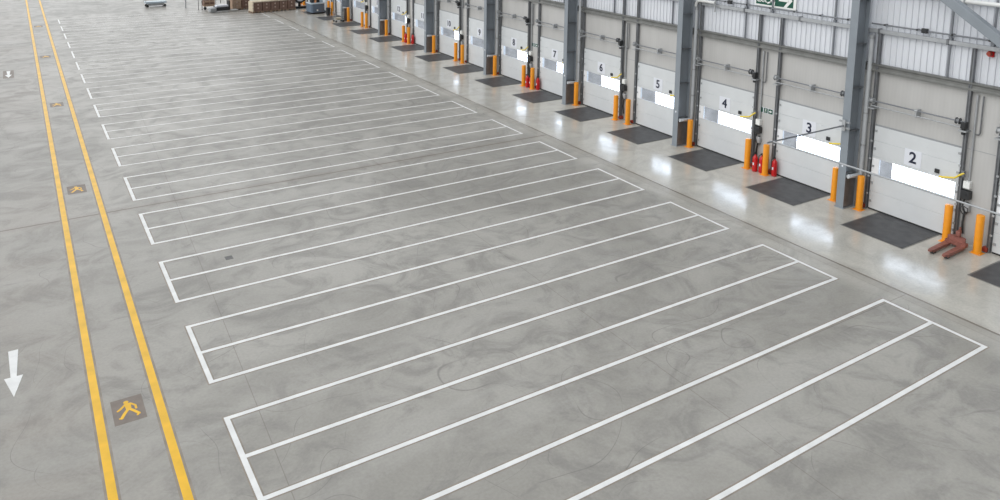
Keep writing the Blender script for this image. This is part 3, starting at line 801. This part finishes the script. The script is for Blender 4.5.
# ------------------------------------------------------------------ camera
f_px, cx, cyy, yaw, pitch, roll = 785.2298, 499.79, 20.7294, .558192, .151123, .0128186
cy_, sy_ = math.cos(yaw), math.sin(yaw); cp, sp = math.cos(pitch), math.sin(pitch)
F = Vector((sy_*cp, cy_*cp, -sp)); R = Vector((cy_, -sy_, 0)); U = R.cross(F)
r2 = math.cos(roll)*R + math.sin(roll)*U; u2 = -math.sin(roll)*R + math.cos(roll)*U
cam = bpy.data.cameras.new('camera'); co = bpy.data.objects.new('camera', cam); COL.objects.link(co)
mw = Matrix.Identity(4)
for i in range(3): mw[i][0] = r2[i]; mw[i][1] = u2[i]; mw[i][2] = -F[i]
mw.translation = Vector((0, 0, 10)); co.matrix_world = mw
cam.sensor_width = 36; cam.sensor_fit = 'HORIZONTAL'; cam.lens = f_px*36/1000
cam.shift_x = (500-cx)/1000; cam.shift_y = -(250-cyy)/1000
cam.clip_end = 400; cam.clip_start = .1
scene.camera = co

# ------------------------------------------------------------------ light
w = bpy.data.worlds.new('world'); scene.world = w; w.use_nodes = True; nt = w.node_tree
bg = nt.nodes['Background']
tc = nt.nodes.new('ShaderNodeTexCoord'); sx = nt.nodes.new('ShaderNodeSeparateXYZ'); nt.links.new(tc.outputs['Generated'], sx.inputs[0])
def mr(v, a, b, c, d):
    n = nt.nodes.new('ShaderNodeMapRange'); n.interpolation_type = 'SMOOTHSTEP'
    n.inputs[1].default_value = a; n.inputs[2].default_value = b; n.inputs[3].default_value = c; n.inputs[4].default_value = d
    nt.links.new(v, n.inputs[0]); return n.outputs[0]
def mt(op, a, b):
    n = nt.nodes.new('ShaderNodeMath'); n.operation = op
    for i, v in enumerate((a, b)):
        if isinstance(v, (int, float)): n.inputs[i].default_value = v
        else: nt.links.new(v, n.inputs[i])
    return n.outputs[0]
low = mt('MULTIPLY', mr(sx.outputs[2], .37, .45, 1, 0), mr(sx.outputs[0], .38, .5, 0, 1))
base = mr(sx.outputs[1], -.65, 1, .15, 1.05)          # dimmer toward the near end of the hall
glow = mt('MULTIPLY', mr(sx.outputs[1], .35, .95, 0, 1), mr(sx.outputs[2], .25, .75, 1, 0))   # brighter sky toward the open far end
st = mt('ADD', mt('ADD', mt('MULTIPLY', low, 5.0), base), mt('MULTIPLY', glow, .62))
nt.links.new(st, bg.inputs['Strength']); 
cm = nt.nodes.new('ShaderNodeMix'); cm.data_type = 'RGBA'; nt.links.new(low, cm.inputs[0])
cm.inputs[6].default_value = (.96, .98, 1.0, 1); cm.inputs[7].default_value = (.86, .93, 1.0, 1)
nt.links.new(cm.outputs[2], bg.inputs['Color'])
def sun(name, rot, e, ang, col):
    l = bpy.data.lights.new(name, 'SUN'); l.energy = e; l.angle = math.radians(ang); l.color = col
    o = bpy.data.objects.new(name, l); COL.objects.link(o); o.rotation_euler = rot; return o
# soft daylight through the rooflights, coming from the left side of the hall
d = Vector((.78, .10, -.62)); q = d.to_track_quat('-Z', 'Y').to_euler()
sun('rooflight_daylight', q, 1.75, 70, (1, .985, .95))

vs = scene.view_settings; scene.display_settings.display_device = 'sRGB'
vs.view_transform = 'Standard'; vs.look = 'None'; vs.gamma = 1; vs.exposure = .06; vs.use_curve_mapping = False
